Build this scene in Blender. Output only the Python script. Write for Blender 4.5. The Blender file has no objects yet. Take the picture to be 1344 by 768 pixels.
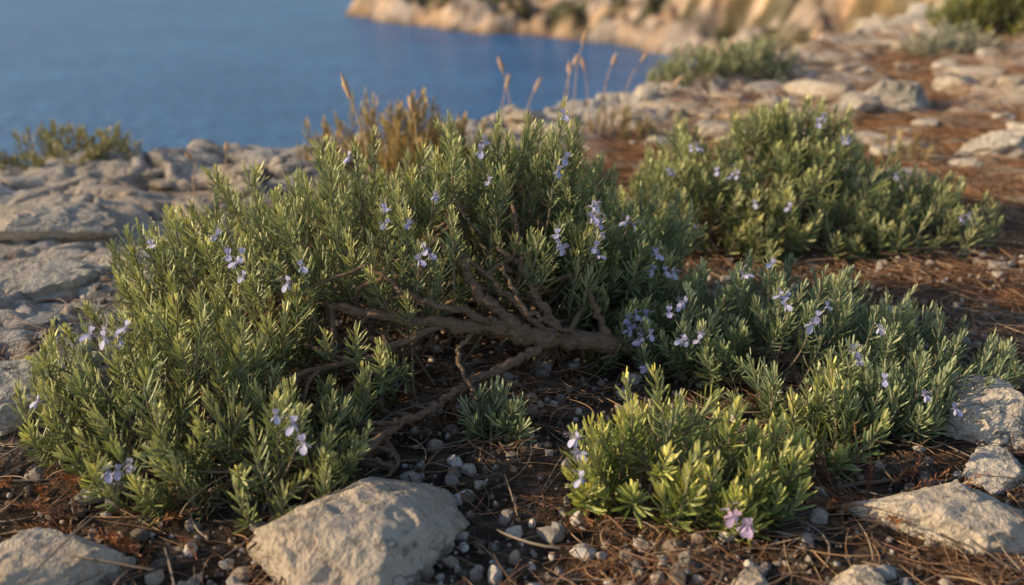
import bpy, math, numpy as np
from mathutils import Vector
rng=np.random.default_rng(7)
scene=bpy.context.scene
scene.view_settings.view_transform='Standard'
scene.view_settings.look='None'
scene.view_settings.exposure=0
SUN_DIR=np.array([-0.90,-0.14,0.0]); SUN_EL=math.radians(21)

# ---------------------------------------------------------------- noise
_pr=np.random.default_rng(3)
PERM=np.concatenate([_pr.permutation(256)]*3)
GR=_pr.normal(size=(256,3)); GR/=np.linalg.norm(GR,axis=1)[:,None]
def perlin(x,y,z=0.0):
    x,y,z=np.broadcast_arrays(np.asarray(x,float),np.asarray(y,float),np.asarray(z,float))
    xi=np.floor(x).astype(int);yi=np.floor(y).astype(int);zi=np.floor(z).astype(int)
    xf=x-xi;yf=y-yi;zf=z-zi
    u=xf**3*(xf*(xf*6-15)+10);v=yf**3*(yf*(yf*6-15)+10);w=zf**3*(zf*(zf*6-15)+10)
    def g(i,j,k):
        h=PERM[PERM[PERM[(xi+i)&255]+((yi+j)&255)]+((zi+k)&255)]
        G=GR[h]
        return G[...,0]*(xf-i)+G[...,1]*(yf-j)+G[...,2]*(zf-k)
    L=lambda a,b,t:a+(b-a)*t
    return L(L(L(g(0,0,0),g(1,0,0),u),L(g(0,1,0),g(1,1,0),u),v),L(L(g(0,0,1),g(1,0,1),u),L(g(0,1,1),g(1,1,1),u),v),w)*1.5
def fbm(x,y,z=0.0,o=4):
    s=0;a=1.0;f=1.0
    for i in range(o):
        s=s+a*perlin(x*f+i*17.3,y*f+i*9.1,np.asarray(z)*f+i*3.7);a*=.5;f*=2.03
    return s/1.6
def worley(x,y):
    xi=np.floor(x).astype(int);yi=np.floor(y).astype(int)
    f1=np.full(x.shape,9.);f2=np.full(x.shape,9.);idv=np.zeros(x.shape)
    for i in(-1,0,1):
        for j in(-1,0,1):
            h=PERM[PERM[(xi+i)&255]+((yi+j)&255)]
            px=xi+i+PERM[h]/255.;py=yi+j+PERM[h+7]/255.
            d=np.hypot(px-x,py-y)
            c=d<f1
            f2=np.where(c,f1,np.minimum(f2,d));idv=np.where(c,PERM[h+13]/255.,idv);f1=np.where(c,d,f1)
    return f1,f2,idv
def sst(a,b,x):
    t=np.clip((x-a)/(b-a),0,1);return t*t*(3-2*t)
def norm(v):
    return v/np.maximum(np.linalg.norm(v,axis=-1,keepdims=True),1e-9)

# ---------------------------------------------------------------- mesh helpers
def mk(name,V,F,mat=None,C=None,smooth=True,parent=None,attrs=None):
    V=np.asarray(V,np.float32).reshape(-1,3);
    Fs=F if isinstance(F,list) else [F]
    Fs=[np.asarray(f,np.int32) for f in Fs if len(f)]
    me=bpy.data.meshes.new(name)
    me.vertices.add(len(V));me.vertices.foreach_set('co',V.ravel())
    nl=sum(f.size for f in Fs);npz=sum(len(f) for f in Fs)
    me.loops.add(nl);me.loops.foreach_set('vertex_index',np.concatenate([f.ravel() for f in Fs]))
    me.polygons.add(npz)
    tot=np.concatenate([np.full(len(f),f.shape[1],np.int32) for f in Fs])
    st=np.concatenate([[0],np.cumsum(tot)[:-1]]).astype(np.int32)
    me.polygons.foreach_set('loop_start',st)
    me.polygons.foreach_set('use_smooth',np.full(npz,smooth,bool))
    me.update(calc_edges=True)
    if C is not None:
        at=me.color_attributes.new('Col','FLOAT_COLOR','POINT')
        CC=np.ones((len(V),4),np.float32);CC[:,:C.shape[-1]]=C.reshape(-1,C.shape[-1])
        at.data.foreach_set('color',CC.ravel())
    for k,a in (attrs or {}).items():
        at=me.attributes.new(k,'FLOAT','POINT');at.data.foreach_set('value',np.asarray(a,np.float32).ravel())
    me.validate()
    if mat: me.materials.append(mat)
    ob=bpy.data.objects.new(name,me);scene.collection.objects.link(ob)
    if parent: ob.parent=parent
    return ob
def empty(name,loc=(0,0,0)):
    e=bpy.data.objects.new(name,None);e.empty_display_size=.1;scene.collection.objects.link(e);return e
def grid_faces(nx,ny):
    i=np.arange(nx*ny).reshape(ny,nx)
    return np.stack([i[:-1,:-1],i[:-1,1:],i[1:,1:],i[1:,:-1]],-1).reshape(-1,4)
def tubes(paths,k=7):
    Vs=[];Fs=[];o=0
    for P,R in paths:
        P=np.asarray(P,float);R=np.asarray(R,float);n=len(P)
        T=norm(np.gradient(P,axis=0))
        ref=np.array([.3,.2,.93]) if abs(T[0,2])<.8 else np.array([.9,.3,.1])
        A=norm(np.cross(T,ref));B=np.cross(T,A)
        an=np.linspace(0,2*np.pi,k,endpoint=False)
        ring=P[:,None]+R[:,None,None]*(np.cos(an)[None,:,None]*A[:,None]+np.sin(an)[None,:,None]*B[:,None])
        Vs.append(ring.reshape(-1,3))
        i=np.arange(n*k).reshape(n,k)+o;j=np.roll(i,-1,1)
        Fs.append(np.stack([i[:-1],j[:-1],j[1:],i[1:]],-1).reshape(-1,4));o+=n*k
    return np.concatenate(Vs),np.concatenate(Fs)
def smoothpath(P,n):
    P=np.asarray(P,float);m=len(P)
    t=np.linspace(0,m-1,n);out=[]
    Q=np.vstack([2*P[0]-P[1],P,2*P[-1]-P[-2]])
    for tt in t:
        i=min(int(tt),m-2);f=tt-i
        a,b,c,d=Q[i],Q[i+1],Q[i+2],Q[i+3]
        out.append(.5*((2*b)+(-a+c)*f+(2*a-5*b+4*c-d)*f*f+(-a+3*b-3*c+d)*f**3))
    return np.array(out)

# ---------------------------------------------------------------- materials
def newmat(name):
    m=bpy.data.materials.new(name);m.use_nodes=True
    nt=m.node_tree;nt.nodes.clear()
    return m,nt,nt.nodes,nt.links
def ramp(N,L,src,stops):
    r=N.new('ShaderNodeValToRGB');e=r.color_ramp.elements
    while len(e)<len(stops): e.new(.5)
    for q,(p,c) in zip(e,stops):
        q.position=p;q.color=(*c,1) if len(c)==3 else c
    L.new(src,r.inputs[0]);return r.outputs[0]
def mix(N,L,f,a,b,mode='MIX'):
    m=N.new('ShaderNodeMix');m.data_type='RGBA';m.blend_type=mode
    for s,v in ((0,f),(6,a),(7,b)):
        if isinstance(v,(float,int)): m.inputs[s].default_value=v
        elif isinstance(v,tuple): m.inputs[s].default_value=(*v,1)
        else: L.new(v,m.inputs[s])
    return m.outputs[2]
def noise(N,L,vec,scale,detail=5,rough=.6,dist=0):
    n=N.new('ShaderNodeTexNoise');n.inputs['Scale'].default_value=scale;n.inputs['Detail'].default_value=detail
    n.inputs['Roughness'].default_value=rough;n.inputs['Distortion'].default_value=dist
    L.new(vec,n.inputs['Vector']);return n.outputs[0]
def vcol(N):
    c=N.new('ShaderNodeVertexColor');c.layer_name='Col';return c

def leaf_mat(name,under=(.38,.40,.28),trans=.2,rough=.4,um=.6,gl=.05):
    m,nt,N,L=newmat(name)
    c=vcol(N)
    g=N.new('ShaderNodeNewGeometry')
    ml=N.new('ShaderNodeMath');ml.operation='MULTIPLY';ml.inputs[1].default_value=um
    L.new(g.outputs['Backfacing'],ml.inputs[0])
    col=mix(N,L,ml.outputs[0],c.outputs[0],under)
    p=N.new('ShaderNodeBsdfDiffuse');L.new(col,p.inputs[0])
    t=N.new('ShaderNodeBsdfTranslucent')
    tc=mix(N,L,1.0,col,(1.4,1.35,.55),'MULTIPLY');L.new(tc,t.inputs[0])
    s=N.new('ShaderNodeMixShader');s.inputs[0].default_value=trans
    L.new(p.outputs[0],s.inputs[1]);L.new(t.outputs[0],s.inputs[2])
    gg=N.new('ShaderNodeBsdfGlossy');gg.inputs['Roughness'].default_value=rough;gg.inputs[0].default_value=(.95,.95,.9,1)
    s2=N.new('ShaderNodeMixShader');s2.inputs[0].default_value=gl
    L.new(s.outputs[0],s2.inputs[1]);L.new(gg.outputs[0],s2.inputs[2])
    o=N.new('ShaderNodeOutputMaterial');L.new(s2.outputs[0],o.inputs[0]);return m
M_leaf=leaf_mat('rosemary_leaf')
M_petal=leaf_mat('rosemary_petal',under=(.55,.54,.88),trans=.3,rough=.6,um=.3,gl=.02)
M_dry=leaf_mat('dry_plant',under=(.2,.1,.05),trans=.15,rough=.7,um=.2,gl=.02)

def bark(name,c1,c2,sc=60,bump=True):
    m,nt,N,L=newmat(name)
    tc=N.new('ShaderNodeTexCoord');mp=N.new('ShaderNodeMapping');mp.inputs['Scale'].default_value=(1,2.5,2.5)
    L.new(tc.outputs['Object'],mp.inputs[0])
    n=noise(N,L,mp.outputs[0],sc,4,.7,.5);n2=noise(N,L,tc.outputs['Object'],9,2)
    col=ramp(N,L,n,[(.35,c1),(.65,c2)])
    col=mix(N,L,n2,col,tuple(x*.8 for x in c2))
    p=N.new('ShaderNodeBsdfDiffuse');p.inputs['Roughness'].default_value=.5;L.new(col,p.inputs[0])
    if bump:
        b=N.new('ShaderNodeBump');b.inputs['Strength'].default_value=1;b.inputs['Distance'].default_value=.008
        L.new(n,b.inputs['Height']);L.new(b.outputs[0],p.inputs['Normal'])
    o=N.new('ShaderNodeOutputMaterial');L.new(p.outputs[0],o.inputs[0]);return m
M_bark=bark('rosemary_bark',(.055,.034,.025),(.38,.26,.18))
M_stem=bark('rosemary_stem',(.15,.12,.085),(.33,.27,.20),120,False)

def rock_nodes(N,L,vec,base=(.43,.36,.30)):
    b=base
    n1=noise(N,L,vec,5,6,.65,.3);n2=noise(N,L,vec,42,5,.75);n3=noise(N,L,vec,1.6,2)
    v=N.new('ShaderNodeTexVoronoi');v.feature='DISTANCE_TO_EDGE';v.inputs['Scale'].default_value=5
    wv=N.new('ShaderNodeVectorMath');wv.operation='ADD'
    nn=N.new('ShaderNodeTexNoise');nn.inputs['Scale'].default_value=7;nn.inputs['Detail'].default_value=3;L.new(vec,nn.inputs['Vector'])
    sc=N.new('ShaderNodeVectorMath');sc.operation='SCALE';sc.inputs[3].default_value=.4;L.new(nn.outputs[1],sc.inputs[0])
    L.new(vec,wv.inputs[0]);L.new(sc.outputs[0],wv.inputs[1]);L.new(wv.outputs[0],v.inputs['Vector'])
    crack=ramp(N,L,v.outputs[0],[(0,(0,0,0)),(.022,(1,1,1))])
    col=ramp(N,L,n1,[(.28,tuple(x*.55 for x in b)),(.43,b),(.58,(b[0]*1.12,b[1]*1.12,b[2]*1.12)),(.75,(b[0]*.72,b[1]*.76,b[2]*.80))])
    sp=ramp(N,L,n2,[(.34,(.40,.37,.34)),(.48,(1,1,1))])
    col=mix(N,L,.6,col,sp,'MULTIPLY')
    st=ramp(N,L,n3,[(.42,(1,.86,.70)),(.6,(1,1,1))])
    col=mix(N,L,.6,col,st,'MULTIPLY')
    mk_=ramp(N,L,n3,[(.42,(0,0,0)),(.55,(1,1,1))])
    ck=mix(N,L,mk_,(1.,1.,1.),crack)
    col=mix(N,L,.65,col,ck,'MULTIPLY')
    h=N.new('ShaderNodeMath');h.operation='MULTIPLY_ADD';L.new(n1,h.inputs[0]);h.inputs[1].default_value=3.2;L.new(n2,h.inputs[2])
    return col,h.outputs[0]
def rock_mat(name,base=(.60,.54,.47),dist=.018):
    m,nt,N,L=newmat(name)
    tc=N.new('ShaderNodeTexCoord')
    col,h=rock_nodes(N,L,tc.outputs['Object'],base)
    p=N.new('ShaderNodeBsdfDiffuse');p.inputs['Roughness'].default_value=.6;L.new(col,p.inputs[0])
    b=N.new('ShaderNodeBump');b.inputs['Strength'].default_value=1;b.inputs['Distance'].default_value=dist
    L.new(h,b.inputs['Height']);L.new(b.outputs[0],p.inputs['Normal'])
    o=N.new('ShaderNodeOutputMaterial');L.new(p.outputs[0],o.inputs[0]);return m
M_rock=rock_mat('limestone')

def ground_mat():
    m,nt,N,L=newmat('rocky_ground')
    tc=N.new('ShaderNodeTexCoord');vec=tc.outputs['Object']
    rcol,rh=rock_nodes(N,L,vec,(.60,.55,.50))
    a=noise(N,L,vec,14,5,.7);b_=noise(N,L,vec,90,4,.7);c_=noise(N,L,vec,3.5,3,.65)
    soil=ramp(N,L,a,[(.3,(.034,.026,.020)),(.5,(.10,.074,.056)),(.68,(.24,.185,.145))])
    soil=mix(N,L,.6,soil,ramp(N,L,b_,[(.35,(.35,.33,.3)),(.62,(1.25,1.2,1.15))]),'MULTIPLY')
    red=ramp(N,L,b_,[(.3,(.13,.05,.024)),(.5,(.38,.18,.085)),(.7,(.60,.36,.20))])
    red=mix(N,L,.85,red,ramp(N,L,a,[(.36,(.30,.26,.24)),(.5,(.9,.9,.9)),(.66,(1.3,1.3,1.3))]),'MULTIPLY')
    pale=ramp(N,L,b_,[(.3,(.26,.20,.15)),(.65,(.56,.46,.36))])
    red=mix(N,L,ramp(N,L,c_,[(.50,(0,0,0)),(.58,(.85,.85,.85))]),red,pale)
    at=N.new('ShaderNodeAttribute');at.attribute_name='litter'
    ar=N.new('ShaderNodeAttribute');ar.attribute_name='rock'
    g=mix(N,L,at.outputs['Fac'],soil,red)
    col=mix(N,L,ar.outputs['Fac'],g,rcol)
    p=N.new('ShaderNodeBsdfDiffuse');p.inputs['Roughness'].default_value=.6;L.new(col,p.inputs[0])
    h=N.new('ShaderNodeMath');h.operation='ADD';L.new(a,h.inputs[0]);L.new(b_,h.inputs[1])
    hm=N.new('ShaderNodeMix');L.new(ar.outputs['Fac'],hm.inputs[0]);L.new(h.outputs[0],hm.inputs[2]);L.new(rh,hm.inputs[3])
    b=N.new('ShaderNodeBump');b.inputs['Strength'].default_value=1;b.inputs['Distance'].default_value=.018
    L.new(hm.outputs[0],b.inputs['Height']);L.new(b.outputs[0],p.inputs['Normal'])
    o=N.new('ShaderNodeOutputMaterial');L.new(p.outputs[0],o.inputs[0]);return m
M_ground=ground_mat()

def vcol_mat(name,rough=.85,bump=0,bs=.6):
    m,nt,N,L=newmat(name)
    c=vcol(N)
    p=N.new('ShaderNodeBsdfDiffuse')
    col=c.outputs[0]
    if bump:
        tc=N.new('ShaderNodeTexCoord');n=noise(N,L,tc.outputs['Object'],bump,4,.7)
        col=mix(N,L,.8,col,ramp(N,L,n,[(.3,(.55,.5,.45)),(.6,(1.1,1.1,1.1))]),'MULTIPLY')
        b=N.new('ShaderNodeBump');b.inputs['Strength'].default_value=bs;b.inputs['Distance'].default_value=.3/bump
        L.new(n,b.inputs['Height']);L.new(b.outputs[0],p.inputs['Normal'])
    L.new(col,p.inputs[0])
    out=p.outputs[0]
    if rough<.7:
        gg=N.new('ShaderNodeBsdfGlossy');gg.inputs['Roughness'].default_value=.45
        s2=N.new('ShaderNodeMixShader');s2.inputs[0].default_value=.05
        L.new(out,s2.inputs[1]);L.new(gg.outputs[0],s2.inputs[2]);out=s2.outputs[0]
    o=N.new('ShaderNodeOutputMaterial');L.new(out,o.inputs[0]);return m
M_peb=vcol_mat('pebble',.9,130)
M_needle=vcol_mat('pine_needle',.6)

# ---------------------------------------------------------------- terrain
EX=[-200,-3,-1.9,-1,-.3,0,.8,1.3,2.2,3.5,6,20,80,200]
EY=[2.5,3.4,3.55,3.8,4.4,4.9,5.6,6.4,7.6,9.5,13,24,40,60]
def edge(x,y): return np.interp(x,EX,EY)+.25*perlin(x*1.7,3.3)+.1*perlin(x*5,8.1)-y
def terrain(x,y,full=False):
    x=np.asarray(x,float);y=np.asarray(y,float)
    e=edge(x,y)
    z=.035*fbm(x*1.1,y*1.1,0,3)+.012*fbm(x*6,y*6,2.,3)
    z=z+.012*sst(.8,5,x)*np.clip(y-2.5,0,8)+.015*np.clip(x-2.5,0,30)
    n=fbm(x*1.3,y*1.3,5.,4)
    left=sst(-.55,-.95,x+.25*n)*sst(1.35,1.8,y+.2*n)
    rim=sst(1.3,.5,e+.6*n)
    back=sst(4.0,5.2,y+.5*n)*.8*sst(.0,.15,n+.04)
    rock=np.clip(np.maximum(np.maximum(left,rim),back),0,1)
    ww=.22*perlin(x*3,y*3,1.)+.14*perlin(x*9,y*9,1.);wx=x*1.5+ww;wy=y*2.9+.30*perlin(x*3,y*3,7.)+.16*perlin(x*9,y*9,5.)+.5*x
    f1,f2,idv=worley(wx,wy)
    cr=sst(0,.07,f2-f1)
    g1,g2,id2=worley(wx*3.1+4,wy*2.4)
    cr2=sst(0,.10,g2-g1)
    broken=sst(-.2,.1,fbm(x*1.7,y*1.7,11.,2))
    q=(fbm(x*1.2,y*2.4,21.,4)+1)*5;lay=np.floor(q)+sst(.0,.12,q-np.floor(q))
    rz=-.05+.038*idv+.036*cr+broken*(.014*cr2+.020*id2)+.018*(lay-4)+.008*fbm(x*9,y*9,3.,4)+.006*fbm(x*30,y*30,3.,3)+.02*fbm(x*2.2,y*2.2,4.,3)
    dirt=np.maximum((1-cr)*.85,(1-cr2)*broken*.5)
    z=z+rock*rz
    d=np.clip(-e,0,None)
    z=z-(1.1*d+.3*np.minimum(d,2)*(1+perlin(x*2,y*2)))
    z=np.maximum(z,-33)
    if full:
        lit=sst(.75,1.35,x+.5*n)*sst(1.7,2.4,y)*.95
        lit=np.maximum(lit,.5*sst(.0,.35,fbm(x*2.5,y*2.5,9.,3)+.05)*sst(4,3,y))
        lit=np.maximum(lit,sst(2.3,3.0,y)*.8*sst(-.6,.2,x))
        return z,np.clip(rock*(1-dirt)*sst(-.3,-.05,fbm(x*4,y*4,6.,4)+.25*rock+.12),0,1),lit
    return z
def axis(a,b,lo,hi,s=.012,g=.036):
    c=list(np.arange(a,b,s));st=s;v=c[-1]
    R=[];
    while v<hi: st=s+g*(v-b if v>b else 0);v+=st;R.append(v)
    Lf=[];v=c[0]
    while v>lo: st=s+g*(a-v if v<a else 0);v-=st;Lf.append(v)
    return np.array(Lf[::-1]+c+R)
ax=axis(-2.1,1.6,-160,160);ay=axis(1.0,4.0,-120,90)
X,Y=np.meshgrid(ax,ay)
Z,RK,LT=terrain(X,Y,True)
mk('ground',np.stack([X,Y,Z],-1),grid_faces(len(ax),len(ay)),M_ground,attrs={'rock':RK,'litter':LT})

# ---------------------------------------------------------------- headland
coast=np.array([(-30,520),(-58,440),(-64,402),(-45,362),(-28,344),(-8,322),(8,318),(18,296),(30,286),(40,266),(48,256),(46,225),(62,170),(70,110),(90,60),(600,60),(600,900),(-30,900)],float)
def poly_sd(x,y,P):
    d=np.full(x.shape,1e9);ins=np.zeros(x.shape,bool)
    for i in range(len(P)):
        a=P[i];b=P[(i+1)%len(P)];e=b-a
        t=np.clip(((x-a[0])*e[0]+(y-a[1])*e[1])/(e@e),0,1)
        d=np.minimum(d,np.hypot(x-a[0]-t*e[0],y-a[1]-t*e[1]))
        c=((a[1]>y)!=(b[1]>y))&(x<(b[0]-a[0])*(y-a[1])/(b[1]-a[1]+1e-12)+a[0]);ins^=c
    return np.where(ins,d,-d)
hx=np.concatenate([np.arange(-90,170,1.0),170*1.03**np.arange(1,40)]);hy=np.concatenate([np.arange(50,480,1.5),480*1.02**np.arange(1,30)])
HX,HY=np.meshgrid(hx,hy)
sd=poly_sd(HX,HY,coast)+11*fbm(HX/24,HY/24,1.,5)
rid=1-np.abs(perlin(HX/13+.4*perlin(HX/6,HY/6,2.),HY/30,3.))*2;rid2=1-np.abs(perlin(HX/5,HY/9,9.))*2
hh=-36+6.5*sst(-4,2,sd)+4*sst(1,6,sd)*(.5+.5*rid)+np.clip(sd-4,0,400)*(.20+.16*fbm(HX/40,HY/40,2.,2))
hh+=sst(0,8,sd)*(2.2*rid+1.0*rid2+5.*fbm(HX/20,HY/20,5.,5))
big=sst(16,40,HX-.25*(HY-260))*sst(10,34,sd+16*fbm(HX/26,HY/26,8.,3))
hh+=big*20*(.75+.25*rid)
hh=np.where(HY<120,np.minimum(hh,-8-.1*(120-HY)+.3*fbm(HX/9,HY/9,5.,3)),hh)
gy,gx=np.gradient(hh,hy,hx);slope=np.hypot(gx,gy)
n=fbm(HX/12,HY/12,12.,5)
veg=sst(-.05,.14,n+.13-.10*sst(.5,1.3,slope))*sst(3,12,sd+8*n)*(1-.65*big*sst(.4,.9,slope))
veg=np.maximum(veg,.8*sst(-.1,.1,n+.06)*sst(10,20,sd)*(1-big*.5))
tan=np.array([.66,.43,.26]);gry=np.array([.44,.37,.33]);grn=np.array([.06,.065,.028])  # tan is brightened so the cliff colour carries extra sunlight
tt=np.clip(sst(-.2,.25,fbm(HX/18,HY/18,20.,3))*.7+.8*big,0,1)[...,None]
C=gry*(1-tt)+tan*tt;C=C*(.85+1.1*fbm(HX/7,HY/7,30.,4))[...,None]
C=C*(1-veg[...,None]*.9)+grn*veg[...,None]*.9
wet=sst(-27.5,-29.3,hh)[...,None];C=C*(1-.5*wet)
mk('cliff_headland',np.stack([HX,HY,hh],-1),grid_faces(len(hx),len(hy)),vcol_mat('cliff_rock',.95,.3,1.),C=np.clip(C,.01,.75),smooth=True)

# ---------------------------------------------------------------- sea
m,nt,N,L=newmat('sea_water')
tc=N.new('ShaderNodeTexCoord');mp=N.new('ShaderNodeMapping');mp.inputs['Scale'].default_value=(1,2.2,1);mp.inputs['Rotation'].default_value=(0,0,.3)
L.new(tc.outputs['Object'],mp.inputs[0])
h=noise(N,L,mp.outputs[0],.22,5,.6,.5);h2=noise(N,L,mp.outputs[0],.015,4)
col=ramp(N,L,h2,[(.35,(.028,.14,.38)),(.65,(.05,.20,.47))])
col=mix(N,L,.6,col,ramp(N,L,h,[(.35,(.6,.65,.7)),(.65,(1.35,1.3,1.25))]),'MULTIPLY')
p=N.new('ShaderNodeBsdfPrincipled');p.inputs['Roughness'].default_value=.25;p.inputs['IOR'].default_value=1.33
p.inputs['Specular IOR Level'].default_value=.45
L.new(col,p.inputs['Base Color'])
b=N.new('ShaderNodeBump');b.inputs['Strength'].default_value=1;b.inputs['Distance'].default_value=2.6
L.new(h,b.inputs['Height']);L.new(b.outputs[0],p.inputs['Normal'])
o=N.new('ShaderNodeOutputMaterial');L.new(p.outputs[0],o.inputs[0])
V=[(-9000,-3000,-30),(9000,-3000,-30),(9000,14000,-30),(-9000,14000,-30)]
mk('sea',np.array(V),np.array([[0,1,2,3]]),m)

# ---------------------------------------------------------------- sprigs
ROWT=np.array([0,.22,.55,.86,1.]);ROWW=np.array([.42,.85,1.,.82,.25])
_i=np.arange(15).reshape(5,3)
LF=np.stack([_i[:-1,:-1],_i[:-1,1:],_i[1:,1:],_i[1:,:-1]],-1).reshape(-1,4)
def sprigs(P0,d0,d1,Ln,m,leafL,leafW,pal,rs,back=.7,opening=1.0):
    n=len(P0);Ln=np.broadcast_to(Ln,(n,)).astype(float)
    k=np.arange(m);s=np.linspace(.04,1,m)[None]+rs.normal(0,.012,(n,m));s=np.clip(s,0,1.02)
    dd=d1-d0
    C=P0[:,None]+Ln[:,None,None]*(d0[:,None]*s[...,None]+dd[:,None]*(s**2)[...,None]/2)
    T=norm(d0[:,None]+dd[:,None]*s[...,None])
    ref=norm(rs.normal(size=(n,1,3)))
    R1=norm(np.cross(T,ref));R2=np.cross(T,R1)
    phi=(k//2)*(np.pi/2)+(k%2)*np.pi+rs.uniform(0,6.28,(n,1))+rs.normal(0,.35,(n,m))+(k//4)*.5
    al=np.radians((60-38*s**2.2)*opening)+rs.normal(0,.16,(n,m));al=np.where(s>.965,al*.5,al)
    rad=np.cos(phi)[...,None]*R1+np.sin(phi)[...,None]*R2
    d=norm(T*np.cos(al)[...,None]+rad*np.sin(al)[...,None])
    d[...,2]+=.12;d=norm(d)
    sz=rs.uniform(.82,1.15,(n,1))
    l=leafL*sz*rs.uniform(.72,1.18,(n,m))*(1-.42*s**4)*(.8+.2*np.sin(np.pi*np.clip(s,0,1)))
    w=leafW*rs.uniform(.8,1.15,(n,m))*(1-.15*s)
    Sd=norm(np.cross(d,T)+1e-6);tw=rs.normal(0,.25,(n,m))[...,None]
    Nn=np.cross(Sd,d);Sd=norm(Sd+Nn*tw);Nn=np.cross(Sd,d)
    bend=rs.normal(.14,.12,(n,m))
    t=ROWT
    cc=C[:,:,None]+l[:,:,None,None]*(d[:,:,None]*t[:,None]+(T*bend[...,None])[:,:,None]*(t**2)[:,None])
    hw=(w[:,:,None]*ROWW)/2
    V=np.empty((n,m,5,3,3))
    for ci,c in enumerate((-1,0,1)):
        V[:,:,:,ci]=cc+Sd[:,:,None]*(hw*c)[...,None]-Nn[:,:,None]*(hw*abs(c)*.55)[...,None]
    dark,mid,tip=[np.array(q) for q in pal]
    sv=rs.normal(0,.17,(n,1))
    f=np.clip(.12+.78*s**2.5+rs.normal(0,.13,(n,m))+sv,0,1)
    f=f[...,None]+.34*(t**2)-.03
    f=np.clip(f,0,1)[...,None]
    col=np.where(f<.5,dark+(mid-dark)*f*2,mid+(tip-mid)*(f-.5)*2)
    col=col*rs.uniform(.72,1.2,(n,m,1,1))
    dead=(rs.random((n,m))<.03*(s<.4))
    col[dead]=np.array([.22,.14,.07])
    col=np.repeat(col[:,:,:,None],3,3); col[:,:,:,1]*=1.18
    nl=n*m
    F=(LF[None]+(np.arange(nl)*15)[:,None,None]).reshape(-1,4)
    ss=np.linspace(-back,1,9)
    SC=P0[:,None]+Ln[:,None,None]*(d0[:,None]*ss[None,:,None]+dd[:,None]*(ss**2)[None,:,None]/2)
    ST=norm(d0[:,None]+dd[:,None]*ss[None,:,None]);A=norm(np.cross(ST,ref));B=np.cross(ST,A)
    rr=np.interp(ss,[-back,0,1],[.0022,.0018,.0009])*(leafL/.030)
    an=np.linspace(0,2*np.pi,5,endpoint=False)
    SV=SC[:,:,None]+rr[None,:,None,None]*(np.cos(an)[:,None]*A[:,:,None]+np.sin(an)[:,None]*B[:,:,None])
    i=np.arange(45).reshape(9,5);j=np.roll(i,-1,1)
    sf=np.stack([i[:-1],j[:-1],j[1:],i[1:]],-1).reshape(-1,4)
    SF=(sf[None]+(np.arange(n)*45)[:,None,None]).reshape(-1,4)
    return V.reshape(-1,3),F,col.reshape(-1,3),SV.reshape(-1,3),SF,SC[:,0]

UP=np.array([0,0,1.])
def crown_points(ell,dens,rs,holes=(),lo=.72,hi=1.03,lump=.13,lf=7,zmin=.015,inner=.72,gap=-.28,gf=8):
    P=[];Nn=[]
    for e in ell:
        c=np.array(e[:3]);r=np.array(e[3:6])
        area=4*np.pi*((r[0]*r[1])**1.6/3+(r[0]*r[2])**1.6/3+(r[1]*r[2])**1.6/3)**(1/1.6)
        k=int(area*dens)
        u=norm(rs.normal(size=(k,3)))
        sc=lo+(hi-lo)*rs.random(k)**.6
        p=c+u*r*sc[:,None]
        p=c+(p-c)*(1+lump*perlin(p[:,0]*lf,p[:,1]*lf,p[:,2]*lf)+.0)[:,None]
        nn=norm(u/r)
        ok=p[:,2]>terrain(p[:,0],p[:,1])+zmin
        ok&=perlin(p[:,0]*gf,p[:,1]*gf,p[:,2]*gf+5)>gap
        for e2 in ell:
            if e2 is e: continue
            q=np.linalg.norm((p-np.array(e2[:3]))/np.array(e2[3:6]),axis=1);ok&=q>inner
        for h in holes:
            q=np.linalg.norm((p-np.array(h[:3]))/np.array(h[3:6]),axis=1);ok&=q>1
        P.append(p[ok]);Nn.append(nn[ok])
    return np.concatenate(P),np.concatenate(Nn)
def front_y(ell,x,z):
    best=None
    for e in ell:
        q=1-((x-e[0])/e[3])**2-((z-e[2])/e[5])**2
        if q>0:
            y=e[1]-e[4]*math.sqrt(q)
            if best is None or y<best[0]: best=(y,e)
    if best is None:
        e=min(ell,key=lambda e:((x-e[0])/e[3])**2+((z-e[2])/e[5])**2);best=(e[1]-.0,e)
    return best
def petal(length,width,dirv,nrm,curl,base):
    d=norm(np.array(dirv,float));nn=norm(np.array(nrm,float)-d*np.dot(nrm,d));s=np.cross(d,nn)
    ts=np.array([0,.3,.6,.85,1.]);ws=np.array([.25,.55,1.,.9,.45]);V=[]
    for t,w in zip(ts,ws):
        c=np.array(base)+length*(d*t+nn*curl*t*t)
        for q in(-1,0,1): V.append(c+s*q*width/2*w+nn*(-.12*width*(1-abs(q))))
    return np.array(V)
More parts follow.
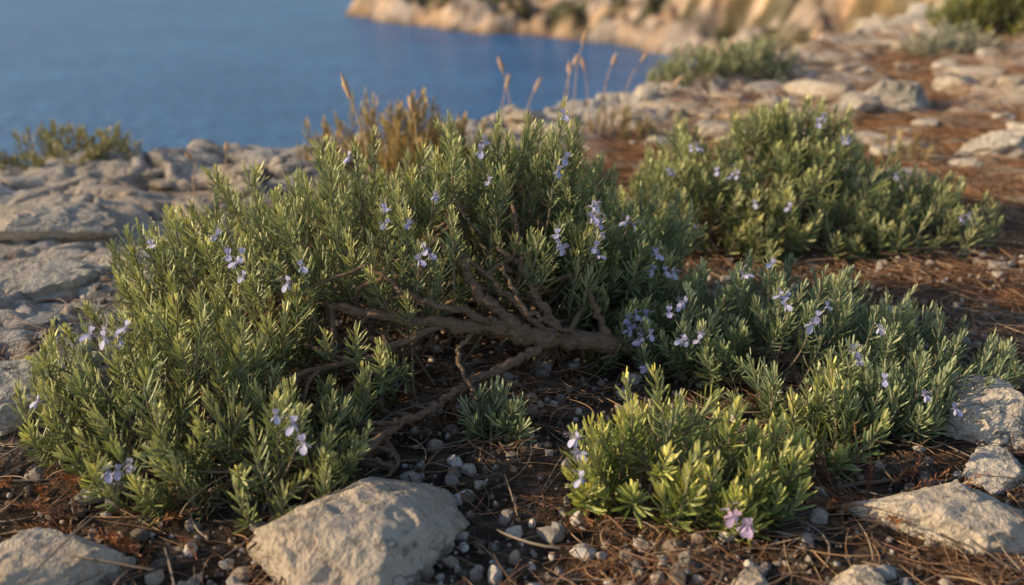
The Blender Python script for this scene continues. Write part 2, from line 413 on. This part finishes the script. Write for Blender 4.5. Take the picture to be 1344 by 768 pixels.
def flower(pos,axis,size,rs,tint):
    f=norm(np.array(axis,float));side=norm(np.cross(f,UP)+1e-5);up=np.cross(side,f)
    rol=rs.normal(0,.35);side,up=side*math.cos(rol)+up*math.sin(rol),up*math.cos(rol)-side*math.sin(rol)
    Vs=[];Fs=[];Cs=[];o=0
    def add(V,F,c):
        nonlocal o
        Vs.append(V);Fs.append(F+o);Cs.append(np.broadcast_to(c,(len(V),3)) if np.ndim(c)==1 else c);o+=len(V)
    P0=np.array(pos);throat=P0+f*.35*size
    V,F=tubes([(np.array([P0-f*.45*size,P0-f*.2*size,P0,throat*.5+P0*.5,throat+f*.05*size]),np.array([.04,.11,.085,.1,.15])*size)],6)
    cc=np.repeat(np.array([[.12,.13,.12],[.14,.12,.16],[.3,.27,.5],[.46,.42,.8],[.46,.43,.82]]),6,0);add(V,F,cc)
    tint=np.array(tint)
    def pet(l,w,d,n,curl,fac):
        V=petal(l*size,w*size,d,n,curl,throat);g=np.repeat(np.array([1.15,1.05,1,.92,.9]),3)[:,None]
        add(V,LF,np.clip(tint*g*fac,0,.92))
    pet(.62,.32,up*.9+f*.45+side*.28,f,-.25,1);pet(.62,.32,up*.9+f*.45-side*.28,f,-.25,1)
    pet(.85,.58,f*.75-up*.75,up,-.35,1.08)
    pet(.70,.28,side*.85+f*.35-up*.35,up,-.3,.98);pet(.70,.28,-side*.85+f*.35-up*.35,up,-.3,.98)
    for q in(-.06,.06):
        P=smoothpath([throat,throat+f*.35*size+up*.35*size+side*q*size,throat+f*.8*size+up*.45*size+side*2*q*size,throat+f*1.05*size+up*.22*size+side*2.5*q*size],6)
        V,F=tubes([(P,np.full(6,.022*size))],4);add(V,F,np.array([.5,.45,.75]))
    return np.concatenate(Vs),np.concatenate(Fs),np.concatenate(Cs)

def rosemary(name,ell,dens,seed,pal,leafL=.035,leafW=.0044,Lr=(.11,.19),m=46,holes=(),flowers=(),lo=.70,hi=1.03,trunk=None,hub=None,nbr=70,lean=(0,0,0),lump=.16,up0=.35,up1=1.0,fs=.0178,nrand=0,gap=-.28):
    rs=np.random.default_rng(seed)
    root=empty(name)
    p,nn=crown_points(ell,dens,rs,holes,lo,hi,lump,gap=gap)
    n=len(p)
    ln=np.array(lean)
    d0=norm(.85*nn+up0*UP+.32*rs.normal(size=(n,3))+ln*.4)
    d1=norm(.42*nn+up1*UP+.32*rs.normal(size=(n,3))+ln)
    Ln=rs.uniform(*Lr,n)
    P0=p-Ln[:,None]*(d0+d1)/2
    lowz=P0[:,2]<terrain(P0[:,0],P0[:,1])-.01
    P0[lowz,2]=terrain(P0[lowz,0],P0[lowz,1])-.01
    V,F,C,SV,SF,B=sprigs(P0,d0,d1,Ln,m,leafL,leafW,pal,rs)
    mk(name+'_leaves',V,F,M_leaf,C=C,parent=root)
    mk(name+'_stems',SV,SF,M_stem,parent=root)
    paths=[]
    nodes=[]
    if trunk:
        for P,r0,r1 in trunk:
            k=max(10,len(P)*6);S=smoothpath(P,k)
            S[1:-1]+=rs.normal(0,.0026,(k-2,3))
            rr=np.linspace(r0,r1,k)*(1+.13*rs.normal(size=k));paths.append((S,rr))
            nodes+= [S[i] for i in range(2,k)]
    if hub is not None: nodes+=[np.array(h,float) for h in hub]
    if nodes:
        nodes=np.array(nodes)
        idx=rs.choice(n,min(nbr,n),replace=False)
        for i in idx:
            b=B[i]
            dd=np.linalg.norm(nodes-b,axis=1);j=rs.choice(np.argsort(dd)[:max(3,len(nodes)//6)])
            a=nodes[j];ln_=np.linalg.norm(b-a)
            if ln_>.45: continue
            m1=a*.65+b*.35+rs.normal(0,.09*ln_,3);m2=a*.3+b*.7+rs.normal(0,.07*ln_,3)-np.array([0,0,.01])
            S=smoothpath([a,m1,m2,b],12);gz=terrain(S[:,0],S[:,1]);S[:,2]=np.maximum(S[:,2],gz+.003)
            S[1:-1]+=rs.normal(0,.0015,(10,3))
            r0=rs.uniform(.0028,.0062);paths.append((S,np.linspace(r0,.0022,12)))
    if paths:
        V,F=tubes(paths,9);mk(name+'_branches',V,F,M_bark,parent=root)
    flowers=list(flowers)
    if nrand:
        c_=rs.choice(n,nrand*3)
        for i in c_:
            if nn[i,1]<.15 and p[i,2]>.06 and nrand>0:
                flowers.append((p[i,0],p[i,2],int(rs.integers(1,3))));nrand-=1
    if len(flowers):
        Vs=[];Fs=[];Cs=[];o=0
        sp=[]
        for fl in flowers:
            x,z=fl[0],fl[1];cnt=fl[2] if len(fl)>2 else 2;tint=fl[3] if len(fl)>3 else (.57,.56,.92)
            y,e=front_y(ell,x,z);c=np.array([x,y-.035,z])
            nrm=norm((c-np.array(e[:3]))/np.array(e[3:6])**2)
            sp.append((c,nrm))
            for q in range(cnt):
                off=rs.normal(0,.012,3)*(q>0)
                a=norm(nrm*.7+np.array([0,-.4,.15])+rs.normal(0,.45,3))
                V,F,Cc=flower(c+off+a*.006,a,fs*rs.uniform(.9,1.25),rs,np.array(tint)*rs.uniform(.88,1.12))
                Vs.append(V);Fs.append(F+o);Cs.append(Cc);o+=len(V)
        mk(name+'_flowers',np.concatenate(Vs),np.concatenate(Fs),M_petal,C=np.concatenate(Cs),parent=root)
        cs=np.array([s[0] for s in sp]);ns=np.array([s[1] for s in sp]);k=len(cs)
        d0=norm(.8*ns+.4*UP+.1*rs.normal(size=(k,3)));d1=norm(.3*ns+UP);Lk=np.full(k,.12)
        P0=cs-Lk[:,None]*(d0*.8+(d1-d0)*.32)-np.array([0,-.012,0])
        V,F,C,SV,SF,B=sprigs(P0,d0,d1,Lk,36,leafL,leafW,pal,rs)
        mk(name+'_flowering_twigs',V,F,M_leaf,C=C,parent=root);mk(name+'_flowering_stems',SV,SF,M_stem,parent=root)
    return root

PAL=((.078,.108,.048),(.25,.30,.125),(.63,.61,.28))
PAL2=((.07,.112,.056),(.22,.285,.145),(.50,.54,.31))
PALF=((.10,.145,.045),(.35,.40,.12),(.76,.71,.23))
mainE=[(-.30,1.97,.03,.54,.40,.39),(-.01,2.06,.05,.33,.30,.41),(-.55,1.62,0,.31,.28,.24),(.19,2.12,.05,.25,.24,.30),(-.41,1.41,-.02,.18,.14,.21)]
mf=[(-.06,.441,2),(-.148,.388,1),(-.231,.356,2),(-.04,.392,1),(-.147,.314,2),(-.165,.30,1),(-.368,.294,2),(-.476,.304,2),(-.465,.28,2),(-.66,.217,3),(-.64,.222,2),(-.594,.086,3),
    (.087,.301,3),(.154,.33,4),(.165,.31,3),(.24,.291,2),(.288,.229,3),(.318,.20,2),(-.75,.137,1),(-.31,.428,1),(-.353,.17,1)]
trunk=[([(.33,1.95,-.03),(.27,1.89,.04),(.19,1.83,.08),(.10,1.785,.105),(.03,1.76,.12),(-.04,1.745,.15)],.024,.017),
 ([(.03,1.755,.12),(-.02,1.75,.17),(-.06,1.76,.205),(-.10,1.80,.27),(-.13,1.92,.33)],.014,.006),
 ([(-.03,1.745,.147),(-.12,1.715,.165),(-.2,1.71,.175),(-.33,1.74,.19),(-.45,1.78,.2)],.014,.006),
 ([(.06,1.765,.105),(.0,1.71,.085),(-.09,1.64,.07),(-.15,1.58,.05),(-.2,1.54,.045),(-.27,1.42,.028),(-.32,1.36,.02)],.0105,.005),
 ([(.10,1.78,.11),(.06,1.78,.17),(.02,1.82,.24),(.0,1.95,.33)],.009,.004),
 ([(.19,1.83,.09),(.16,1.84,.16),(.14,1.90,.22),(.15,2.04,.28)],.009,.004),
 ([(.08,1.775,.11),(.0,1.77,.19),(-.05,1.78,.24),(-.16,1.84,.30)],.007,.0035),
 ([(-.02,1.74,.15),(-.10,1.69,.20),(-.18,1.68,.23),(-.26,1.72,.28)],.007,.0035),
 ([(.14,1.80,.10),(.08,1.74,.15),(.02,1.72,.20),(-.02,1.76,.27)],.0055,.003),
 ([(-.06,1.745,.15),(-.10,1.68,.12),(-.07,1.62,.07),(-.06,1.60,.06)],.005,.0035),
 ([(-.20,1.54,.06),(-.215,1.53,.02),(-.19,1.48,.0),(-.24,1.42,.0)],.0055,.003),
 ([(-.12,1.715,.165),(-.25,1.66,.13),(-.4,1.6,.1),(-.52,1.55,.08)],.007,.004)]
rosemary('added_shade_bush',mainE,380,11,PAL,holes=[(.12,1.54,.09,.34,.30,.21),(.0,1.68,.11,.28,.24,.155)],flowers=mf,trunk=trunk,nbr=170,hi=1.12,nrand=10,lump=.18)
rightE=[(.58,1.88,.0,.30,.26,.22),(.78,1.78,0,.20,.20,.16),(.38,1.92,0,.18,.18,.20),(.62,1.62,0,.18,.12,.12)]
rf=[(.343,.173,2),(.507,.198,3),(.555,.18,3),(.67,.17,1),(.505,.23,1),(.265,.11,2),(.326,.122,3),(.359,.12,2),(.238,.10,2),(.70,.10,1)]
rosemary('added_shade_bush',rightE,440,12,PAL2,flowers=rf,hub=[(.45,1.85,.03),(.55,1.85,.04),(.65,1.8,.03),(.6,1.7,.03)],nbr=60,leafL=.033,up1=1.2,nrand=5,Lr=(.09,.16),m=40,hi=1.08)
frontE=[(.25,1.38,-.02,.18,.14,.225),(.37,1.36,-.02,.11,.12,.16),(.53,1.50,-.02,.13,.11,.13)]
rosemary('added_shade_bush',frontE,290,13,PALF,flowers=[(.10,.11,2),(.11,.085,1),(.318,.07,2,(.68,.50,.76)),(.33,.055,2,(.68,.50,.76))],hub=[(.25,1.38,.0),(.33,1.38,.01),(.5,1.5,.01)],nbr=30,leafL=.037,leafW=.0060,Lr=(.09,.17),m=34,lo=.6,up1=1.3,lump=.2,gap=-.4,hi=1.08)
rosemary('rosemary_sprout',[(-.03,1.60,0,.08,.06,.09)],420,14,PAL2,hub=[(-.03,1.6,.0)],nbr=5,Lr=(.06,.10),m=24,lo=.5,gap=-1)
rearE=[(.75,2.88,0,.42,.32,.36),(.55,2.80,0,.28,.25,.26),(1.08,2.80,0,.30,.25,.20),(.82,2.9,.1,.22,.2,.30)]
rf=[(.61,.231,3),(.464,.10,2),(1.08,.2,2),(.92,.30,2),(.5,.27,2),(1.2,.12,2),(.43,.22,2),(.86,.36,2)]
rosemary('added_shade_bush',rearE,290,15,PAL,flowers=rf,hub=[(.7,2.8,.05),(.85,2.85,.05),(.6,2.8,.05),(1.0,2.8,.05)],nbr=80,leafL=.040,leafW=.0055,m=34,up1=1.2,hi=1.12,nrand=4)
rosemary('added_shade_bush',[(-1.02,.96,0,.22,.22,.22)],170,16,PAL,hub=[(-1.02,.96,.02)],nbr=12,leafL=.038,leafW=.005,m=32,up1=1.2)  # unseen bush left of frame, added to cast dappled shade on the foreground

# ---------------------------------------------------------------- boulders
def icos(sub):
    import bmesh
    bm=bmesh.new();bmesh.ops.create_icosphere(bm,subdivisions=sub,radius=1)
    V=np.array([v.co[:] for v in bm.verts]);F=np.array([[v.index for v in f.verts] for f in bm.faces]);bm.free();return V,F
IC5=icos(7);IC3=icos(4);IC1=icos(2)
def boulder(c,dims,seed,rot=0,flat=.55,sub=IC5,rough=.06,ncut=16,fine=1.):
    rs=np.random.default_rng(seed);V=sub[0].copy()
    V*=(1+.25*perlin(V[:,0]*1.1+seed,V[:,1]*1.1,V[:,2]*1.1))[:,None]
    for i in range(ncut):
        nrm=norm(rs.normal(size=3));off=rs.uniform(.55,.85)
        if i==0: nrm=norm(np.array([rs.normal()*.12,rs.normal()*.12,1.]));off=flat
        q=V@nrm-off;w=np.where(q>0,q-.015*(1-np.exp(-np.maximum(q,0)/.015)),0);V=V-(w*.92)[:,None]*nrm
    s=seed*1.7
    V=V+V*(rough*fbm(V[:,0]*2.2+s,V[:,1]*2.2,V[:,2]*2.2,5)+fine*rough*.6*fbm(V[:,0]*7+s,V[:,1]*7,V[:,2]*7,5)-fine*.07*sst(.25,.45,np.abs(perlin(V[:,0]*3+s,V[:,1]*3,V[:,2]*3))))[:,None]
    V=V*np.array(dims);cr,sr=math.cos(rot),math.sin(rot)
    V=np.stack([V[:,0]*cr-V[:,1]*sr,V[:,0]*sr+V[:,1]*cr,V[:,2]],-1)
    return V+np.array(c)
def place_rock(x,y,dx,dy,h,seed,rot=0,flat=.6):
    z=float(terrain(x,y));V=boulder((x,y,z+h*.15),(dx,dy,h*1.35),seed,rot,flat,rough=.09)
    mk('limestone_rock',V,IC5[1],M_rock)
place_rock(-.225,1.235,.205,.18,.095,21,.6,.6)
place_rock(-.92,1.66,.15,.12,.06,22,.1,.5)
place_rock(-.64,1.16,.12,.08,.045,23,.2)
place_rock(.86,1.62,.115,.10,.075,24,-.3)
place_rock(.66,1.30,.16,.085,.05,25,-.15)
place_rock(.47,1.13,.05,.04,.03,26,.3)
place_rock(.80,1.45,.08,.06,.03,27,.5)
place_rock(.33,1.15,.035,.03,.02,28,.5)
place_rock(-.66,1.40,.05,.035,.02,29,.5)
place_rock(2.05,4.0,.25,.14,.10,30,.2)
place_rock(1.95,5.0,.22,.16,.12,31,.6)
place_rock(-1.15,2.25,.20,.13,.05,32,.3)
place_rock(-1.35,2.75,.26,.15,.06,33,-.2)
rs=np.random.default_rng(5);Vs=[];Fs=[];o=0
for i in range(680):
    if i<440: x=rs.uniform(.6,6);y=rs.uniform(2.2,10)
    elif i<530: x=rs.uniform(-2,1.2);y=rs.uniform(3.2,5)
    else:
        x=rs.uniform(-2.3,-.75);y=rs.uniform(1.5,3.6)
        if x>-.95 and y<2.4: continue
    if edge(np.array(x),np.array(y))<.1: continue
    if ((x-.8)/.6)**2+((y-2.85)/.35)**2<1: continue
    s=np.clip(rs.lognormal(-3.1,.65),.012,.16)*(.6+.10*y)
    if i>=440: s*=.55
    z=float(terrain(x,y));V=boulder((x,y,z+s*.05),(s*rs.uniform(.9,1.7),s*rs.uniform(.7,1.1),s*rs.uniform(.3,.6)),100+i,rs.uniform(0,6),.6,IC3,.09,9,.5)
    Vs.append(V);Fs.append(IC3[1]+o);o+=len(V)
mk('scattered_rocks',np.concatenate(Vs),np.concatenate(Fs),M_rock)
# pebbles
n=10500;rs=np.random.default_rng(6)
x=rs.uniform(-1.0,1.6,n);y=1.05+rs.random(n)**1.2*2.0
keep=(perlin(x*3,y*3,4.)+rs.normal(0,.35,n)+.35*sst(.6,-.1,np.abs(x-.05))*sst(1.9,1.3,y))>-.05;x=x[keep];y=y[keep];n=len(x)
s=np.clip(rs.lognormal(-5.4,.7,n),.0016,.019)
P=IC1[0][None]*(1+.08*rs.normal(size=(n,42,1)))*s[:,None,None]*rs.uniform(.6,1.25,(n,1,3))
for kx in range(6):
    nv=norm(rs.normal(size=(n,3)));q=np.einsum('nvk,nk->nv',P,nv)-.6*s[:,None];P=P-np.where(q>0,q,0)[...,None]*nv[:,None]
P=P+np.stack([x,y,terrain(x,y)+s*.2],-1)[:,None]
base=np.array([[.46,.41,.36],[.32,.29,.27],[.60,.55,.50],[.22,.18,.15],[.42,.33,.26]])[rs.integers(0,5,n)]*rs.uniform(.7,1.1,(n,1))
mk('gravel',P.reshape(-1,3),(IC1[1][None]+(np.arange(n)*42)[:,None,None]).reshape(-1,3),M_peb,C=np.repeat(base[:,None],42,1),smooth=False)
def litter(name,n,xr,yr,lr,w,seed,cols,dens=None,zoff=.012):
    rs=np.random.default_rng(seed);x=rs.uniform(*xr,n);y=yr[0]+(yr[1]-yr[0])*rs.random(n)**1.15
    if dens is not None:
        k=rs.random(n)<dens(x,y);x=x[k];y=y[k];n=len(x)
    a=rs.uniform(0,2*np.pi,n);l=rs.uniform(*lr,n);t=np.linspace(-.5,.5,6)
    cv=rs.normal(0,.22,n);dx,dy=np.cos(a),np.sin(a)
    px=x[:,None]+l[:,None]*(dx[:,None]*t-dy[:,None]*cv[:,None]*t**2*2);py=y[:,None]+l[:,None]*(dy[:,None]*t+dx[:,None]*cv[:,None]*t**2*2)
    gz=terrain(px,py);z0=gz.max(1)[:,None]*.6+gz*.4
    pz=z0+rs.exponential(zoff,n)[:,None]*.6+.0015+rs.normal(0,.1,n)[:,None]*t*l[:,None]
    pz=np.maximum(pz,gz+.001)
    P=np.stack([px,py,pz],-1);T=norm(np.gradient(P,axis=1));A=norm(np.cross(T,UP));B=np.cross(T,A)
    ww=w*rs.uniform(.6,1.2,(n,1))*np.array([.6,1,1,1,.9,.35])
    an=np.array([0,2.09,4.19])
    V=P[:,:,None]+ww[:,:,None,None]*(np.cos(an)[:,None]*A[:,:,None]+np.sin(an)[:,None]*B[:,:,None])
    i=np.arange(18).reshape(6,3);j=np.roll(i,-1,1);f=np.stack([i[:-1],j[:-1],j[1:],i[1:]],-1).reshape(-1,4)
    C=np.array(cols)[rs.integers(0,len(cols),n)]*rs.uniform(.6,1.25,(n,1))
    mk(name,V.reshape(-1,3),(f[None]+(np.arange(n)*18)[:,None,None]).reshape(-1,4),M_needle,C=np.repeat(C[:,None],18,1))
PC=[(.33,.17,.09),(.45,.26,.14),(.23,.11,.06),(.54,.38,.25),(.17,.10,.07)]
def dn(x,y): return np.clip(.22+.95*sst(.05,.45,fbm(x*2.5,y*2.5,9.,3)+.15)+.8*sst(.6,1.1,x)-1.1*sst(-.6,-.9,x)*sst(1.4,1.9,y),0,1)
litter('pine_needles',21000,(-1.1,2.4),(1.03,3.6),(.05,.12),.0011,31,PC,dn)
litter('pine_needles',9000,(.8,5),(2.6,8),(.09,.15),.0022,32,PC,None,.015)
litter('twigs',450,(-1.0,1.5),(1.08,2.6),(.06,.2),.0021,33,[(.20,.15,.12),(.32,.25,.20),(.10,.07,.05)],None,.02)
n=4500;rs=np.random.default_rng(35);x=rs.uniform(-1,1.8,n);y=1.05+rs.random(n)**1.2*2.2
q=np.array([[-1,-.5,0],[1,-.6,0],[.8,.6,0],[-.7,.5,0]])*rs.uniform(.5,1.3,(n,4,1));s=rs.uniform(.002,.007,n)
A=norm(rs.normal(size=(n,3))*np.array([1,1,.35]));B=norm(np.cross(norm(rs.normal(size=(n,3))*.4+UP),A))
V=np.stack([x,y,terrain(x,y)+.003+s*.3],-1)[:,None]+s[:,None,None]*(q[...,:1]*A[:,None]+q[...,1:2]*B[:,None])
C=np.array([(.28,.15,.08),(.14,.09,.06),(.36,.24,.15),(.08,.06,.045)])[rs.integers(0,4,n)]
mk('leaf_litter',V.reshape(-1,3),np.arange(n*4).reshape(-1,4),M_needle,C=np.repeat(C[:,None],4,1),smooth=False)
def deadsprig(cx,cy,n,R,seed,cols,Lr=(.06,.11)):
    rs=np.random.default_rng(seed);a=rs.uniform(0,6.28,n);r=R*np.sqrt(rs.random(n));x=cx+r*np.cos(a);y=cy+.6*r*np.sin(a)
    P=np.stack([x,y,terrain(x,y)+.012],-1);d0=norm(np.stack([np.cos(a+rs.normal(0,.7,n)),np.sin(a+rs.normal(0,.7,n)),rs.uniform(.0,.35,n)],-1));d1=norm(d0+rs.normal(0,.25,(n,3)))
    V,F,C,SV,SF,B=sprigs(P,d0,d1,rs.uniform(*Lr,n),30,.013,.0022,cols,rs,back=.1)
    r_=empty('dead_conifer_sprig');mk('dry_leaves',V,F,M_dry,C=C,parent=r_);mk('dry_stems',SV,SF,M_bark,parent=r_)
RC=((.16,.055,.028),(.36,.14,.065),(.52,.24,.12))
deadsprig(.58,1.37,22,.10,41,RC);deadsprig(-.60,1.29,20,.12,42,RC);deadsprig(.12,1.36,5,.04,43,RC);deadsprig(-.72,1.95,5,.06,45,RC);deadsprig(-.78,1.45,8,.08,46,RC)

# ---------------------------------------------------------------- background plants
def shrub(name,ell,dens,seed,pal,leafL,leafW,Lr,m,hi=1.05,up1=1.0,opening=1.,lo=.6,lump=.2):
    rs=np.random.default_rng(seed);root=empty(name)
    ell=[(e[0],e[1],e[2]+float(terrain(e[0],e[1])),*e[3:]) for e in ell]
    p,nn=crown_points(ell,dens,rs,(),lo,hi,lump,4,gap=-1)
    n=len(p);d0=norm(.8*nn+.4*UP+.3*rs.normal(size=(n,3)));d1=norm(.4*nn+up1*UP+.3*rs.normal(size=(n,3)));Ln=rs.uniform(*Lr,n)
    P0=p-Ln[:,None]*(d0+d1)/2
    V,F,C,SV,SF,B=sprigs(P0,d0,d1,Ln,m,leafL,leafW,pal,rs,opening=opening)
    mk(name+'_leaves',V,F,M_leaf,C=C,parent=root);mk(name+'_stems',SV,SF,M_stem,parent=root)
GOLD=((.24,.15,.05),(.46,.29,.10),(.62,.42,.17))
SAGE=((.12,.14,.08),(.26,.28,.15),(.46,.45,.26))
DGR=((.04,.06,.015),(.14,.16,.03),(.34,.32,.06))
OLV=((.08,.08,.03),(.20,.18,.065),(.36,.30,.13))
shrub('dry_shrub',[(-.45,3.55,0,.32,.22,.29),(-.20,3.6,0,.24,.2,.23),(-.35,3.4,0,.15,.15,.33)],230,51,GOLD,.05,.006,(.15,.26),24,opening=.6,up1=1.4)
shrub('coastal_shrub',[(-1.62,3.62,-.02,.30,.18,.15),(-1.25,3.7,-.05,.2,.15,.10),(-1.95,3.6,-.05,.2,.15,.12)],240,52,OLV,.04,.007,(.1,.16),24)
shrub('sage_shrub',[(1.2,5.9,0,.36,.3,.20),(.98,5.7,0,.2,.2,.14),(1.5,6.1,0,.25,.25,.22)],130,53,SAGE,.06,.011,(.14,.22),22,opening=.8)
shrub('sage_shrub',[(3.15,7.2,0,.36,.3,.24),(2.9,7.1,0,.2,.2,.17)],110,54,((.14,.14,.11),(.32,.31,.25),(.50,.47,.40)),.06,.011,(.14,.24),22)
shrub('juniper_bush',[(4.1,8.2,.1,.62,.5,.50),(4.9,8.2,.1,.8,.6,.8),(3.65,8.3,0,.35,.35,.3)],110,55,DGR,.09,.018,(.22,.35),24)
shrub('dry_grass_tuft',[(1.55,3.9,0,.12,.1,.10),(1.0,4.4,0,.15,.1,.10),(.45,4.3,0,.2,.12,.12),(.62,3.7,0,.2,.12,.08)],300,56,GOLD,.06,.004,(.08,.14),14,opening=.4,up1=2)
rs=np.random.default_rng(61);paths=[]
stalks=[(-.38,2.75,.44,-.07),(-.27,2.9,.37,-.02),(.20,4.2,.30,.06),(.23,4.25,.25,.01),(.26,4.3,.36,.04),(.33,4.25,.27,-.03),(.37,4.2,.31,.05),(.46,4.35,.30,.10),(.0,4.1,.27,-.04),(.05,4.15,.2,.05),(-1.08,3.3,.13,.0),(-1.0,3.35,.17,.03),(.62,4.3,.22,.08),(-.05,3.9,.25,.03)]
Vh=[];Fh=[];oh=0
for x,y,h,l in stalks:
    z=float(terrain(x,y));P=smoothpath([(x,y,z),(x+l*.2,y,z+h*.4),(x+l*.5,y+rs.normal()*.02,z+h*.75),(x+l,y,z+h)],12);paths.append((P,np.linspace(.0028,.0016,12)))
    T=norm(P[-1]-P[-2]);hl=rs.uniform(.05,.08)
    t=np.linspace(0,1,8);H=P[-1]-T*hl*.3+T*hl*t[:,None];V,F=tubes([(H,.0078*np.sin(np.pi*(t*.9+.07))**.8)],7)
    V=V+rs.normal(0,.0012,V.shape);Vh.append(V);Fh.append(F+oh);oh+=len(V)
V,F=tubes(paths,5);g=empty('dry_grass_stalks')
c=np.broadcast_to(np.array([.50,.34,.20]),(len(V),3));mk('stalks',V,F,M_needle,C=c,parent=g)
V=np.concatenate(Vh);mk('seed_heads',V,np.concatenate(Fh),M_needle,C=np.broadcast_to(np.array([.56,.36,.22]),(len(V),3)),parent=g)

# ---------------------------------------------------------------- light
w=bpy.data.worlds.new('World');scene.world=w;w.use_nodes=True
nt=w.node_tree;bg=nt.nodes['Background'];sk=nt.nodes.new('ShaderNodeTexSky');sk.sky_type='NISHITA';sk.sun_disc=False
sk.sun_elevation=SUN_EL;sk.sun_rotation=math.atan2(SUN_DIR[0],SUN_DIR[1])%(2*math.pi)
sk.air_density=1.0;sk.dust_density=.8
nt.links.new(sk.outputs[0],bg.inputs[0]);bg.inputs[1].default_value=.15
ld=bpy.data.lights.new('sun','SUN');ld.energy=5.0;ld.angle=math.radians(.6);ld.color=(1,.77,.46)
lo=bpy.data.objects.new('sun',ld);scene.collection.objects.link(lo)
h=norm(SUN_DIR)*math.cos(SUN_EL);sv=Vector((h[0],h[1],math.sin(SUN_EL)));lo.rotation_euler=sv.to_track_quat('Z','Y').to_euler()
lo.location=(-5,-3,6)
# ---------------------------------------------------------------- camera
cd=bpy.data.cameras.new('camera');cam=bpy.data.objects.new('camera',cd);scene.collection.objects.link(cam)
cam.location=(0,0,.85);cam.rotation_euler=(math.radians(70),0,0);cd.lens=35;cd.sensor_width=36
cd.clip_start=.05;cd.clip_end=20000
cd.dof.use_dof=True;cd.dof.focus_distance=1.78;cd.dof.aperture_fstop=2.3
scene.camera=cam
